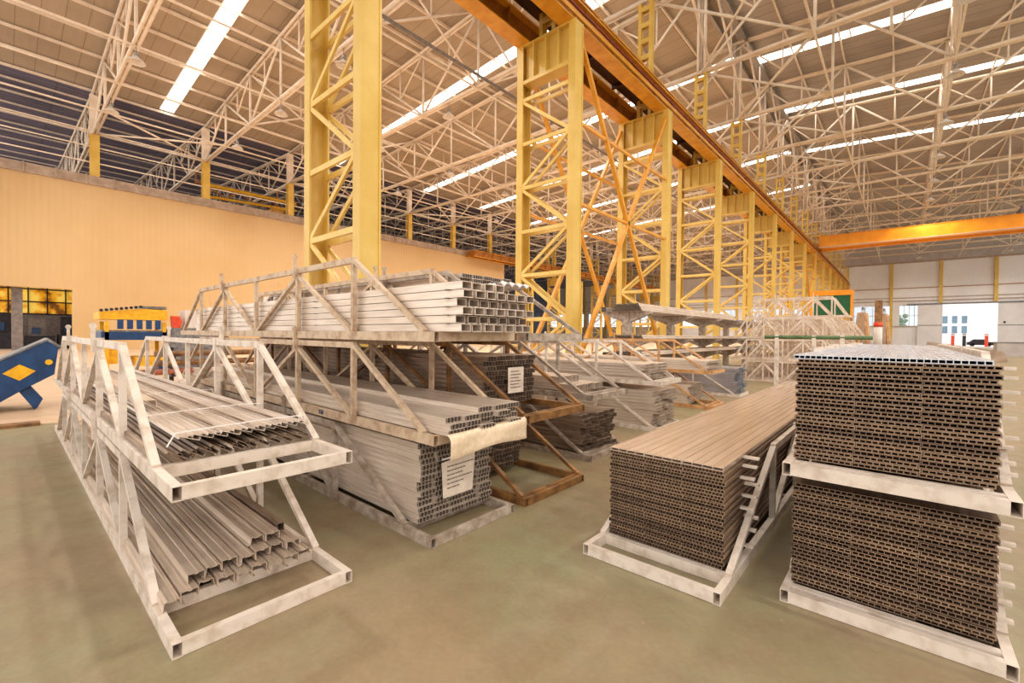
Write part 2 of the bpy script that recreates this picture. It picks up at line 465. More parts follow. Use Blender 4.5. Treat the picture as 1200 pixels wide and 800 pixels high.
# ------------------------------------------------------------------ crane columns
def tower():
    g = thing('crane_column', '', 'column', (XC, 5.1, 0))
    ZT = 12.3
    for sx in (-1, 1):
        m = MB(); o = sx*1.15
        m.box(o-.14, o+.14, -.25, -.2, 0, ZT).box(o-.14, o+.14, .2, .25, 0, ZT)
        m.box(o+sx*.1-.02, o+sx*.1+.02, -.2, .2, 0, ZT)
        m.box(o-.22, o+.22, -.33, .33, 0, .05)
        m.build('leg', 'column yellow', g)
    lv = [.55+1.62*i for i in range(7)]
    for sy in (-1, 1):
        y = sy*.2
        for i, z in enumerate(lv):
            MB().bar((-1.02, y, z), (1.02, y, z), .07, .13).build('rung', 'brace yellow', g)
        for i in range(6):
            a, b = lv[i], lv[i+1]
            if i % 2: a, b = b, a
            MB().bar((-1.02, y, a+(.06 if a < b else -.06)), (1.02, y, b+(-.06 if a < b else .06)), .06, .11).build('diagonal', 'brace yellow', g)
    m = MB().box(-1.02, 1.02, -.06, .06, 10.95, ZT).box(-1.02, 1.02, -.25, .25, 10.85, 10.98).box(-1.02, 1.02, -.25, .25, ZT-.06, ZT)
    for x in (-.55, 0, .55): m.box(x-.03, x+.03, -.24, .24, 10.98, ZT-.06)
    m.build('head_box', 'column yellow', g)
    u = MB()
    for x in (-.28, .28): u.box(x-.08, x+.08, -.14, .14, ZT, 18.0)
    for i in range(7):
        z = ZT+.5+.78*i; u.box(-.2, .2, -.13, -.1, z, z+.22); u.box(-.2, .2, .1, .13, z, z+.22)
    u.build('upper_column', 'column yellow', g)
    for x in (-.2, .2): MB().cyl((x, 0, 18), (x, 0, roofz(XC)), .09, 6).build('roof_post', 'cream steel', g)
    return g
tw = tower()
tlab = lambda k: f'{ORD[k]} yellow lattice crane column from the camera in the middle row'
tw['label'] = 'nearest yellow lattice crane column, rising behind the beige stacked racks'; tw['group'] = 'middle row of crane columns'
for k in range(1, NT): dup(tw, (XC, TY[k], 0), label=tlab(k))
j = 0
for k in range(7, NT):
    dup(tw, (XW+1.2, TY[k]+.3, 0), label=f'{ORD[j]} lattice crane column beyond the end of the beige wall', group='left row of crane columns'); j += 1

def girder_beam(x, y0, y1, label, outer, z=12.3, m1='crane orange', m2='rust orange', s=1):
    g = thing('crane_runway_beam', label, 'crane runway', (x, y0, z)); L = y1-y0
    MB().box(-.3, .3, 0, L, 0, .05).build('bottom_flange', m1, g)
    MB().box(-.02, .02, 0, L, .05, .8).build('web', m2, g)
    MB().box(-.26, .26, 0, L, .8, .86).build('top_flange', m1, g)
    MB().box(-.05, .05, 0, L, .86, 1.0).build('rail', m2, g)
    n = int(L/1.97)
    st = MB()
    for i in range(n+1): st.box(-.2, .2, i*1.97, i*1.97+.03, .05, .8)
    st.build('stiffener', m2, g)
    if outer:
        MB().box(.30, .34, 0, L, .42, .5).build('conductor_bar', 'conductor red', g)
        MB().bar((.32, 0, .22), (.32, L, .22), .06, .16).build('edge_angle', m1, g)
    return g
girder_beam(-8.85, Y0, 117.5, 'orange crane runway beam on the right side of the middle columns', True)
girder_beam(-10.75, Y0, 117.5, 'orange crane runway beam on the left side of the middle columns', False)
d = thing('runway_walkway', 'dark maroon steel walkway deck between the two middle runway beams', 'walkway', (XC, Y0, 13.0))
MB().box(-.62, .62, 0, 123, .2, .25).build('deck_plate', 'deck maroon', d)
jm = MB()
for i in range(46): jm.box(-.62, .62, 1+i*2.63, 1.12+i*2.63, .02, .2)
jm.build('joist', 'deck maroon', d)
lr = thing('lacing_truss', 'orange zigzag lacing beside the walkway on top of the right runway beam', 'walkway', (-9.2, Y0, 13.3))
MB().bar((0, 0, .75), (0, 123, .75), .08, .08).build('top_rail', 'crane orange', lr)
z = MB()
for i in range(62):
    a, b = (0, .75) if i % 2 == 0 else (.75, 0)
    z.bar((0, 1.97*i, a), (0, 1.97*(i+1), b), .06, .06)
z.build('lacing', 'crane orange', lr)
girder_beam(XW+2.0, 47, 117, 'orange crane runway beam beyond the end of the beige wall', False, z=13.4)
girder_beam(XW+.5, 47, 117, 'left orange runway beam beyond the beige wall end', False, z=13.4)
# big orange X braces between crane columns 2 and 3 and further ones
def xbrace(k, lab):
    for sx, nme in ((1, 'right'), (-1, 'left')):
        g = thing('column_cross_brace', f'{nme} orange cross brace between the {lab} crane columns', 'brace', (XC+sx*1.15, TY[k], 0), 0, 'orange cross braces')
        MB().bar((0, .25, 11.9), (0, S-.25, .5), .14, .14).build('brace', 'crane orange', g)
        MB().bar((0, .25, .5), (0, S-.25, 11.9), .14, .14).build('brace', 'crane orange', g)
        for zz in (6.2,): MB().bar((0, .25, zz), (0, S-.25, zz), .1, .1).build('tie', 'crane orange', g)
        for zz in (9.0,): MB().bar((0, .25, zz), (0, S-.25, zz), .1, .1).build('tie', 'crane orange', g)
xbrace(1, 'second and third'); xbrace(7, 'eighth and ninth')

# bridge crane over the right hall
tag(MB().cyl((-20.3, Y0, 17.81), (-20.3, 110, 17.81), .09, 8).build('conduit_pipe', 'conduit grey'), 'long grey conduit pipe running under the left trusses', 'pipe')
cr = thing('bridge_crane', 'long orange bridge crane spanning the right hall high above the floor', 'crane', (-8.85, 71.1, 13.3))
for yy in (0, 2.4):
    MB().box(.3, 40, yy-.3, yy+.3, .0, 1.5).box(-.1, 40, yy-.38, yy+.38, 1.5, 1.56).box(.3, 40, yy-.38, yy+.38, -.05, 0).build('girder', 'girder orange', cr)
MB().box(-.2, .35, -.9, 3.3, .05, .55).build('end_truck', 'rust orange', cr)
MB().box(.3, 40, -.8, -.45, .0, .06).build('walkway', 'ivory steel', cr)
MB().box(18, 20.2, -.2, 2.6, 1.57, 2.3).build('trolley', 'machine grey', cr)
cc = thing('hook_crane', 'small yellow lattice crane arm in the dark bay behind the beige wall', 'crane', (-54.5, 14, 15.2))
MB().bar((0, 0, 1.6), (0, 9, 1.6), .25, .3).build('top_chord', 'machine yellow', cc)
MB().bar((0, 0, .4), (0, 9, .8), .2, .25).build('bottom_chord', 'machine yellow', cc)
z = MB()
for i in range(6): z.bar((0, 1.5*i, .4 if i % 2 else 1.6), (0, 1.5*(i+1), 1.6 if i % 2 else .6), .15, .15)
z.build('lacing', 'rust orange', cc)
MB().box(-.5, .5, 6.2, 7.4, -.4, .5).build('hoist', 'crane orange', cc)
MB().bar((0, -1, 1.6), (0, 0, 1.6), .2, .2).bar((0, -1, 1.5), (0, -1, 2.72), .12, .12).bar((0, 6.9, 1.7), (0, 6.9, 2.72), .12, .12).build('hanger', 'rust orange', cc)

# green board under the runway
gb = thing('green_board', 'dark green board in an orange frame standing near the far end of the crane columns', 'board', (-6.0, 60, 0))
MB().box(-1.7, 1.7, -.05, .05, 4.0, 6.2).build('panel', 'board green', gb)
MB().box(-1.95, 1.95, -.15, .15, 6.2, 6.75).box(-1.95, 1.95, -.12, .12, 3.7, 4.0).box(-1.95, -1.7, -.12, .12, 4.0, 6.2).box(1.7, 1.95, -.12, .12, 4.0, 6.2).build('frame', 'girder orange', gb)
for x in (-1.8, 1.8): MB().box(x-.1, x+.1, -.1, .1, 0, 3.7).build('leg', 'rust orange', gb)

# ------------------------------------------------------------------ pendant lamps
shade = MB().rev([(.05, .42), (.09, .40), (.12, .30), (.2, .24), (.36, .12), (.44, .0), (.42, .0), (.34, .1), (.18, .21), (.02, .24)], 18).mesh('shade', 'lamp enamel')
housing = MB().cyl((0, 0, .38), (0, 0, .62), .12, 10).cyl((0, 0, .6), (0, 0, 1.05), .02, 6).mesh('housing', 'galvanised')
bulb = MB().rev([(.001, .06), (.1, .08), (.14, .14), (.1, .2), (.001, .22)], 10).mesh('bulb', 'lamp enamel')
first = None
lampx = [(-42.2, 'leftmost column'), (-33.3, 'second column'), (-24.5, 'third column'), (-15.7, 'fourth column'), (2.03, 'right hall column'), (13.8, 'far right column')]
for xi, (lx, wh) in enumerate(lampx):
    for k in range(15):
        lab = f'{ORD[k]} white bell pendant lamp in the {wh} of lamps'
        p = (lx, TY[k], 16.95)
        if first is None:
            first = thing('pendant_lamp', lab, 'pendant lamp', p, 0, 'bell pendant lamps')
            put(shade, 'shade', first); put(housing, 'housing', first); put(bulb, 'bulb', first)
        else: dup(first, p, label=lab)

# ------------------------------------------------------------------ storage racks
def make_rack(mat, L, W, foot, P, Sx, label, front_gap=.42, th=.75, rail=.075, bw=1, tips=True, inner=None):
    g = thing('storage_rack', label, 'storage rack', (0, 0, 0))
    w = .045; hh = rail; t = .0035
    for sy in (-1, 1):
        y = sy*(W/2-w/2)
        MB().hollow((0, y, hh/2), (L, y, hh/2), w, hh, t).build('base_rail', mat, g)
    for x in (w/2, (foot if inner is None else inner)+w/2, L*.3, L*.5, L*.7, L-foot-w/2, L-w/2):
        MB().bar((x, -W/2+w, hh/2), (x, W/2-w, hh/2), w, hh-.004).build('cross_bar', mat, g)
    xs = [P, Sx, L/2, L-Sx, L-P]
    zt = th-.03
    for sy in (-1, 1):
        y = sy*(W/2-w/2)
        MB().bar((P-.02, y, zt), (L-P+.02, y, zt), .04*bw, .055).build('top_rail', mat, g)
        for i, x in enumerate(xs):
            if i in (1, 3):
                m = MB().bar((x, y, hh), (x, y, zt-.02), .045, .045)
                yt = y+sy*.04; m.box(x-.035, x+.035, y-.032, y+.032, zt-.09, zt+.045).box(x-.03, x+.03, min(y, yt)-.01, max(y, yt)+.01, zt-.07, zt+.04)
                if tips: m.bar((x, yt, zt-.04), (x, yt, th+.1), .028, .028)
                if tips: m.cyl((x-.012, yt, th+.12), (x+.012, yt, th+.12), .026, 10)
                m.build('stacking_post', mat, g)
            else:
                MB().bar((x, y, hh), (x, y, zt-.025), .042*bw, .042).build('post', mat, g)
        def br(a, b): MB().bar((a[0], y, a[1]), (b[0], y, b[1]), .036*bw, .042, (0, 1, 0)).build('brace', mat, g)
        br((foot, hh), (P, zt)); br((L-foot, hh), (L-P, zt))
        br((Sx-.02, zt-.06), (P+.04, hh)); br((Sx+.02, zt-.06), (L/2-.04, hh))
        br((L-Sx-.02, zt-.06), (L/2+.04, hh)); br((L-Sx+.02, zt-.06), (L-P-.04, hh))
    return g
T = .77
def place(r, x, y, z, rz, label): 
    r.location = (x, y, z); r.rotation_euler = (0, 0, rz); r['label'] = label
    return r
# A: near left, two tiers
rA = make_rack('rack white', 7.55, .94, .46, 1.5, 2.66, '')
place(rA, -2.64, 1.0, 0, PI, 'white steel storage rack on the floor at the left, lower of two')
dup(rA, (-2.64, 1.0, T), PI, 'white steel storage rack stacked on top at the left, holding slanted profiles')
# B: beige, three tiers
rB = make_rack('rack beige', 7.1, .94, .14, 1.18, 2.34, '')
place(rB, -2.58, 2.55, T, PI, 'beige weathered rack in the middle of the stack of three')
_m = MB()
_m.bar((1.78, .4715, .022), (1.78, .4715, .06), .003, .007, (0, 1, 0)).bar((1.80, .4715, .022), (1.80, .4715, .06), .003, .007, (0, 1, 0)).bar((1.78, .4715, .022), (1.80, .4715, .022), .003, .007).bar((1.78, .4715, .06), (1.80, .4715, .06), .003, .007)
for x in (1.735, 1.757): _m.bar((x, .4715, .022), (x, .4715, .06), .003, .007, (0, 1, 0))
for z in (.022, .041, .06): _m.bar((1.735, .4715, z), (1.757, .4715, z), .003, .007)
_m.bar((1.715, .4715, .022), (1.715, .4715, .06), .003, .007, (0, 1, 0))
dup(rB, (-2.58, 2.55, 2*T), PI, 'beige weathered rack on top of the stack of three, under square tubes')
_m.build('stencil_mark', 'machine blue', rB)
rB0 = make_rack('rack grey', 7.3, .94, .36, 1.5, 2.6, '')
place(rB0, -2.6, 2.55, 0, PI, 'pale grey rack on the floor under the labelled profile stack')
# C: brown
rC = make_rack('rack brown', 7.1, 1.0, .06, 1.12, 2.3, '')
place(rC, -2.6, 3.68, 0, PI, 'golden brown rack on the floor with its empty front frame showing')
dup(rC, (-2.6, 3.68, T), PI, 'golden brown rack in the second tier beside the beige racks')
rC2 = make_rack('rack grey', 7.1, 1.0, .06, 1.12, 2.3, '')
place(rC2, -2.62, 3.68, 2*T, PI, 'grey steel rack in the top tier carrying dark fine profiles')
# D, E, F, G further back
def row(y, x, mat, n, tiers_labels, L=7.1, W=.98):
    r = make_rack(mat, L, W, .14, 1.2, 2.34, '')
    place(r, x, y, 0, PI, tiers_labels[0])
    for i in range(1, n): dup(r, (x, y, i*T), PI, tiers_labels[i])
    return r
row(5.35, -2.93, 'rack grey', 2, ['grey rack on the floor right behind the golden brown rack', 'grey rack carrying black-ended channels, over the brown layered stack'])
row(7.6, -3.0, 'rack white', 2, ['white rack on the floor, behind the grey rack with channels', 'white rack in the upper tier behind the grey rack with channels'])
row(10.6, -3.1, 'rack tan', 2, ['tan rack on the floor in front of the cantilever shelving', 'tan rack in the upper tier in front of the cantilever shelving'])
row(13.2, -3.2, 'rack white', 1, ['small white rack on the floor behind the tan racks, with bluish profiles'])
# H: empty racks stacked in the distance
rH = make_rack('far steel', 3.3, .98, .1, .5, 1.05, '', th=.75, bw=1.7)
first = True
for ri, y in enumerate((18.4, 19.7, 21.0, 22.3, 23.6)):
    for k in range(4 if ri == 1 else 3):
        lab = f'empty pale rack in the {nth(k)} tier of the {nth(ri)} far stack'
        if first: place(rH, -1.5, y, 0, PI, lab); rH['group'] = 'empty racks stacked in the distance'; first = False
        else: dup(rH, (-1.5+.1*ri, y, k*T), PI, lab)
# MR and RR, lengthwise
rM = make_rack('rack white', 7.3, .95, .25, 1.5, 2.6, '', tips=False, th=.70)
place(rM, -1.26, 2.79, 0, PI/2, 'pale rack on the floor under the low smooth-topped stack')
rR = make_rack('rack white', 7.3, .97, .3, 1.2, 2.4, '', tips=False, inner=.085)
place(rR, -.05, 3.1, 0, PI/2, 'pale rack on the floor at the right edge, lower of two')
dup(rR, (-.05, 3.1, T), PI/2, 'pale rack stacked on top at the right edge')

# ------------------------------------------------------------------ profiles
def plank_mesh(W, h, n, L, mat, t=.003, rows=1, ribs=False, name='plank', inner=None):
    m = MB(); m.box(0, L, -W/2, W/2, 0, t).box(0, L, -W/2, W/2, h-t, h)
    for i in range(n+1):
        y = -W/2+(W-t)*i/n; m.box(0, L, y, y+t, t, h-t)
    for r in range(1, rows): z = h*r/rows; m.box(.0005, L-.0005, -W/2+.0005, W/2-.0005, z-t/2, z+t/2)
    if ribs:
        for i in range(n+1):
            y = -W/2+(W-.006)*i/n; m.box(0, L, y, y+.006, h, h+.003)
    me = m.mesh(name, mat)
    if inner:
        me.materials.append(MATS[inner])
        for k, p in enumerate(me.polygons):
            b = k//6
            if (3 <= b <= n and b % 2) or b >= n+3: p.material_index = 1  # alternate webs and mid plates take the painted cavity shade
    return me
def stack(me, name, what, where, rows, cols, pw, ph, fx, fy, fz, axis, cat, jit=.01, group=None, skip=None, stag=0, gap=.002):
    """axis 'X': profiles run towards -x from x=fx, columns spread in y about fy; axis 'Y': run towards +y from y=fy, columns spread in x about fx"""
    ms = me if isinstance(me, list) else [me]
    for r in range(rows):
        me = random.choice(ms); off = random.uniform(-1, 1)*jit*.4+(stag if r % 2 else 0)
        for c_ in range(cols):
            if skip and skip(r, c_): continue
            u = (c_-(cols-1)/2)*(pw+gap)+off; e = random.uniform(-1, 1)*jit
            if axis == 'X': loc = (fx+e, fy+u, fz+r*ph); rot = (0, 0, PI)
            else: loc = (fx+u, fy+e, fz+r*ph); rot = (0, 0, PI/2)
            if cols == 3: side = ['left', 'middle', 'right'][c_]; s = f'{side} {what} in the {nth(r)} layer up, {where}'
            elif cols == 1: s = f'{what} in the {nth(r)} layer up, {where}'
            else: s = f'{nth(c_)} {what} from left, {nth(r)} layer up, {where}'
            tag(put(me, name, None, loc, rot), s, cat, group or where)
PH = .0238
pR = plank_mesh(.288, PH, 10, 6.6, 'alu plank', .0058, ribs=False)
pRd = plank_mesh(.288, PH, 10, 6.6, 'alu plank dark', .005)
pRt = plank_mesh(.288, PH, 10, 6.6, 'alu window sheen', .0038, ribs=True)
stack([pR, pRd, pRd], 'hollow_plank', 'hollow plank', 'lower stack at right edge', 26, 3, .288, PH, -.068, 3.245, .077, 'Y', 'aluminium profile', .008, stag=.012)
stack([pR, pR, pRd], 'hollow_plank', 'hollow plank', 'upper stack at right edge', 26, 3, .288, PH, -.068, 3.27, T+.077, 'Y', 'aluminium profile', .008, stag=.012)
stack(pRt, 'hollow_plank', 'ribbed hollow plank', 'top layer of upper right stack', 1, 3, .283, PH, -.085, 3.27, T+.077+26*PH, 'Y', 'aluminium profile', .004)
pM = plank_mesh(.272, PH, 12, 6.9, 'alu plank', .0048)
pMt = plank_mesh(.272, PH, 4, 6.9, 'alu sheet', .0048, ribs=True)
pMd = plank_mesh(.272, PH, 12, 6.9, 'alu plank dark', .0042)
stack([pM, pM, pMd], 'hollow_plank', 'hollow plank', 'low stack left of the right racks', 27, 3, .272, PH, -1.27, 3.08, .077, 'Y', 'aluminium profile', .008, stag=.01)
stack(pMt, 'hollow_plank', 'smooth hollow plank', 'top layer of the low stack', 1, 3, .272, PH, -1.27, 3.08, .077+27*PH, 'Y', 'aluminium profile', .003, gap=.001)
# spacer laths poking out of the right side of the stacks
k = 0
lath = MB().box(-.02, .1, -.02, .02, 0, .016).mesh('spacer_lath', 'rack white')
for where, x, rows, z0 in (('upper stack at right edge', .36, (2, 4, 7, 10, 14, 17, 20, 23, 25), T+.077), ('lower stack at right edge', .36, (2, 5, 8, 10, 13, 16, 19, 22), .077), ('low stack left of the right racks', -.86, (2, 6, 9, 13, 16, 19, 22, 25, 27), .077)):
    for i, r in enumerate(rows):
        tag(put(lath, 'spacer_lath', None, (x, 3.46+.06*(i % 3), z0+r*PH-.008)), f'{nth(i)} pale spacer lath up, sticking out of the {where}', 'spacer', 'spacers in the '+where)
# B tier: labelled stack, film-wrapped layers, square tubes
pB = plank_mesh(.158, .041, 9, 6.7, 'alu bright', .0024, rows=2, inner='alu cavity shade')
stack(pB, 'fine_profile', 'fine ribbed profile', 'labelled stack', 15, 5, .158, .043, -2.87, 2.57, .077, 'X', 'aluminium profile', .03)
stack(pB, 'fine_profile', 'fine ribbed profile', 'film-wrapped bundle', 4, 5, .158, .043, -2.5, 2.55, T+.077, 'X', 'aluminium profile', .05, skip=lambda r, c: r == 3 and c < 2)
sq = MB().hollow((0, 0, .028), (6.6, 0, .028), .094, .056, .0045).mesh('box_tube', 'alu bright')
sq2 = MB().hollow((0, 0, .028), (6.6, 0, .028), .094, .056, .0045).mesh('box_tube', 'alu')
for r in range(6):
    for c_ in range(7):
        if r == 5 and c_ > 3: continue
        e = (0, -.06, .02, -.05, .03, 0)[r]+random.uniform(-.01, .01)
        o = put(sq2 if r % 3 == 1 else sq, 'box_tube', None, (-2.36+e, 2.19+.116*c_, 2*T+.077+.061*r), (0, 0, PI))
        tag(o, f'{nth(c_)} open box tube from left, {nth(r)} layer up, top beige rack', 'aluminium profile', 'box tubes on the top beige rack')
lathc = MB().box(-.02, .02, -.42, .42, 0, .005).mesh('spacer_strip', 'alu dark')
for r in range(5):
    for i, x in enumerate((-2.5, -4.6, -6.9)):
        tag(put(lathc, 'spacer_strip', None, (x, 2.54, 2*T+.077+.061*r+.056)), f'{nth(i)} thin spacer strip from front, over layer {nth(r)}, among box tubes', 'spacer', 'strips between box tubes')
# film sheets
def sheet(name, nx, ny, fn, mat, label, cat, th=.004):
    m = MB(); n = 0
    for s in (0, 1):
        for i in range(nx+1):
            for j in range(ny+1):
                p = fn(i/nx, j/ny); m.v.append((p[0]+th*s, p[1], p[2]+th*s))
    N = (nx+1)*(ny+1)
    for s in (0, 1):
        for i in range(nx):
            for j in range(ny):
                a = s*N+i*(ny+1)+j; q = (a, a+1, a+ny+2, a+ny+1)
                m.f.append(q if s else q[::-1]); m.sm.append(True)
    def edge(a, b): m.f.append((a, b, b+N, a+N)); m.sm.append(False)
    for i in range(nx): edge(i*(ny+1), (i+1)*(ny+1)); edge((i+1)*(ny+1)+ny, i*(ny+1)+ny)
    for j in range(ny): edge(j+1, j); edge(nx*(ny+1)+j, nx*(ny+1)+j+1)
    return tag(m.build(name, mat), label, cat)
random.seed(3)
wob = [random.uniform(-1, 1) for _ in range(400)]
sheet('plastic_film', 6, 24, lambda u, v: (-2.49+.035*math.sin(min(1, u*3)*1.57)+.01*math.sin(9*v+3*u), 2.13+.88*v, T+.093-.004-.17*u**1.3-.016*math.sin(7*v+1)*u+.02*v),
      'film', 'translucent packing film hanging from the front of the middle beige rack', 'packing film')
sheet('plastic_film', 8, 14, lambda u, v: (-2.42-.35*u, 2.66+.33*v, 2*T+.077+.061*5+.062+.03*abs(math.sin(11*v+5*u))+.02*math.sin(14*u)),
      'film white', 'crumpled clear film lying on top of the box tubes', 'packing film')
# paper label on the labelled stack
pl = thing('paper_label', 'white printed paper sheet on the front of the labelled stack', 'paper label', (-2.825, 2.55, .41), 0)
MB().prism([(-.19, .13), (.19, .16), (.16, -.17), (-.17, -.17)], 0, 0, .002).build('sheet', 'paper', pl)
ink = MB()
for i, (wd) in enumerate((.27, .2, .17, .26, .15, .12)):
    ink = MB(); z = .085-.036*i; y = -.13
    while y < -.13+wd:
        l = random.uniform(.016, .04); ink.box(.0022, .003, y, y+l, z-.005+.02*(y+.13), z+.005+.02*(y+.13)); y += l+.005
    ink.build('printed_line', 'ink', pl)
MB().box(.001, .006, -.19, .19, .15, .166).build('tape_strip', 'film white', pl)
pl2 = thing('paper_label', 'white paper sheet on the dark stack in the second-tier golden brown rack', 'paper label', (-3.2, 3.72, T+.33), 0)
MB().box(0, .002, -.13, .13, -.14, .14).build('sheet', 'paper', pl2)
for i in range(6): MB().box(.0022, .003, -.09, .05+.03*(i % 2), .09-.035*i, .1-.035*i).build('printed_line', 'ink', pl2)
# C bundles
pC = plank_mesh(.16, .05, 7, 6.4, 'alu dull', .003, rows=2, inner='alu cavity shade')
pC3 = plank_mesh(.158, .045, 9, 6.0, 'alu', .003, rows=2, inner='alu cavity shade')
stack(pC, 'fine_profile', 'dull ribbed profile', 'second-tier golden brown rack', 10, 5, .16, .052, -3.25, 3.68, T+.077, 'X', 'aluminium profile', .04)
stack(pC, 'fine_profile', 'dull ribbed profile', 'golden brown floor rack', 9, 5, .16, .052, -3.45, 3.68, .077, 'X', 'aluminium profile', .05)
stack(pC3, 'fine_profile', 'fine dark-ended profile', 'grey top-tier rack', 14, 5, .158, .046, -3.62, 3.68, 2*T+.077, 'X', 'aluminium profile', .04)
# D
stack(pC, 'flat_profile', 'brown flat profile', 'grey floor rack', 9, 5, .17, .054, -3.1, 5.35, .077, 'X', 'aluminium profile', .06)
chn = MB().poly([(-.03, 0), (-.03, .085), (.03, .085), (.03, 0)], .004, 0, 6.2).mesh('channel', 'alu bright')
for c_ in range(9):
    tag(put(chn, 'channel_profile', None, (-3.25+random.uniform(-.03, .03), 5.02+.078*c_, T+.077), (0, 0, PI)), f'{nth(c_)} open channel from left, lower row on the second grey rack', 'aluminium profile', 'channels on the grey rack')
for c_ in range(7):
    tag(put(chn, 'channel_profile', None, (-3.55+random.uniform(-.03, .03), 5.04+.078*c_, T+.077+.09), (0, 0, PI)), f'{nth(c_)} open channel from left, upper row on the second grey rack', 'aluminium profile', 'channels on the grey rack')
# E, F, G
fl = plank_mesh(.225, .05, 4, 6.3, 'alu bright', .004, rows=1)
stack(fl, 'flat_profile', 'bright flat profile', 'white upper rack behind channels', 5, 4, .225, .054, -3.3, 7.6, T+.077, 'X', 'aluminium profile', .05)
stack(fl, 'flat_profile', 'bright flat profile', 'white floor rack behind channels', 11, 4, .225, .054, -3.1, 7.6, .077, 'X', 'aluminium profile', .05)
stack(fl, 'flat_profile', 'bright flat profile', 'upper tan rack', 4, 4, .225, .054, -3.2, 10.6, T+.077, 'X', 'aluminium profile', .05)
stack(fl, 'flat_profile', 'bright flat profile', 'tan floor rack', 8, 4, .225, .054, -3.6, 10.6, .077, 'X', 'aluminium profile', .05)
pG = plank_mesh(.225, .06, 5, 6.0, 'alu blue', .004)
stack(pG, 'hollow_plank', 'bluish plank', 'low white far rack', 11, 4, .225, .062, -3.3, 13.2, .077, 'X', 'aluminium profile', .05)

# A upper: slanted profiles in two rows, banding straps
a30 = math.radians(32)
def zp(L, mat, a30=a30, w=.06):
    c0, s0 = math.cos(a30), math.sin(a30)
    def R2(p): return (p[0]*c0-p[1]*s0, p[0]*s0+p[1]*c0+.036)
    pts = [R2(p) for p in ((-w, .018), (-w, 0), (0, 0), (w, 0), (w, -.016))]
    m = MB().poly(pts, .0035, 0, L).poly([R2((-.012, 0)), R2((-.012, .014)), R2((.012, .014)), R2((.012, 0))], .003, 0, L)
    return m.mesh('angled_profile', mat)
zA = zp(6.25, 'alu bright', math.radians(21), .052); zB = zp(6.4, 'alu dull')
for c_ in range(11):
    tag(put(zB, 'angled_profile', None, (-3.12+random.uniform(-.02, .02), .66+.072*c_, T+.08), (0, 0, PI)), f'{nth(c_)} slanted profile from left in the lower row, upper left rack', 'aluminium profile', 'slanted profiles lower row')
for c_ in range(10):
    tag(put(zA, 'angled_profile', None, (-3.16+random.uniform(-.015, .015), .72+.072*c_, T+.08+.082), (0, 0, PI)), f'{nth(c_)} slanted profile from left in the upper row, upper left rack', 'aluminium profile', 'slanted profiles upper row')
# perforated top strips: rows of small teeth (part of the top profiles' look)
for c_ in range(3):
    m = MB()
    for i in range(150): m.box(.1+.04*i, .125+.04*i, -.006, .006, 0, .006)
    m.box(0, 6.1, -.012, .012, -.002, 0)
    tag(m.build('perforated_strip', 'alu dull', None, (-3.2, .87+.18*c_, T+.235), (0, 0, PI)), f'{nth(c_)} perforated strip from left, lying on the slanted profiles', 'aluminium strip', 'perforated strips')
wide = MB().poly([(-.05, 0), (-.05, .045), (-.035, .05), (.035, .05), (.05, .045), (.05, 0)], .004, 0, 4.9).mesh('channel', 'alu')
tag(put(wide, 'loose_channel', None, (-4.35, .73, T+.245), (0, 0, PI-.02)), 'single loose channel lying on the slanted profiles, upper left rack', 'aluminium profile')
ch5 = MB().poly([(-.05, 0), (-.05, .04), (.05, .04), (.05, 0)], .004, 0, 6.3).mesh('channel', 'alu dull')
tag(put(ch5, 'loose_channel', None, (-3.35, .61, T+.08), (0, 0, PI)), 'dull channel at the left edge beside the slanted profiles', 'aluminium profile')
for i, x in enumerate((-3.2, -4.0, -5.3, -7.2)):
    st = MB()
    pts = [(.62, T+.15), (.66, T+.225), (.9, T+.235), (1.2, T+.24), (1.40, T+.235), (1.43, T+.13)]
    for a, b in zip(pts, pts[1:]): st.bar((x, a[0], a[1]+.006), (x, b[0], b[1]+.006), .02, .004)
    tag(st.build('banding_strap', 'film white'), f'{nth(i)} white banding strap from the front over the slanted profiles', 'strap', 'banding straps')
# A lower: wide channels and hats
hat = MB().poly([(-.06, 0), (-.042, .004), (-.036, .045), (-.02, .05), (-.018, .042), (.018, .042), (.02, .05), (.036, .045), (.042, .004), (.06, 0)], .004, 0, 6.3).mesh('channel', 'alu')
chw = MB().poly([(-.042, 0), (-.042, .05), (-.01, .05), (-.008, .044), (.008, .044), (.01, .05), (.042, .05), (.042, 0)], .004, 0, 6.3).mesh('channel', 'alu')
tub = MB().hollow((0, 0, .03), (6.3, 0, .03), .05, .06, .004).hollow((0, .05, .02), (6.3, .05, .02), .046, .04, .004).mesh('double_tube', 'alu dull')
ys = [(.60+.0925*q, chw if q % 2 else hat, -2.98-.03*(q % 3)-.02*q*(q < 4), 0) for q in range(9)]
ys += [(.74+.0925*q, hat if q % 2 else chw, -3.1-.02*(q % 3), 1) for q in range(7)]
ys += [(1.11, hat, -3.22, 2), (1.2, chw, -3.2, 2), (1.29, tub, -3.3, 2)]
cnt = {0: 0, 1: 0, 2: 0}
for y, me, x, l in ys:
    tag(put(me, 'wide_channel', None, (x, y, .077+l*.055), (0, 0, PI)), f'{nth(cnt[l])} wide channel from left in the {["bottom", "second", "top"][l]} layer, lower left rack', 'aluminium profile', 'wide channels on the lower left rack'); cnt[l] += 1

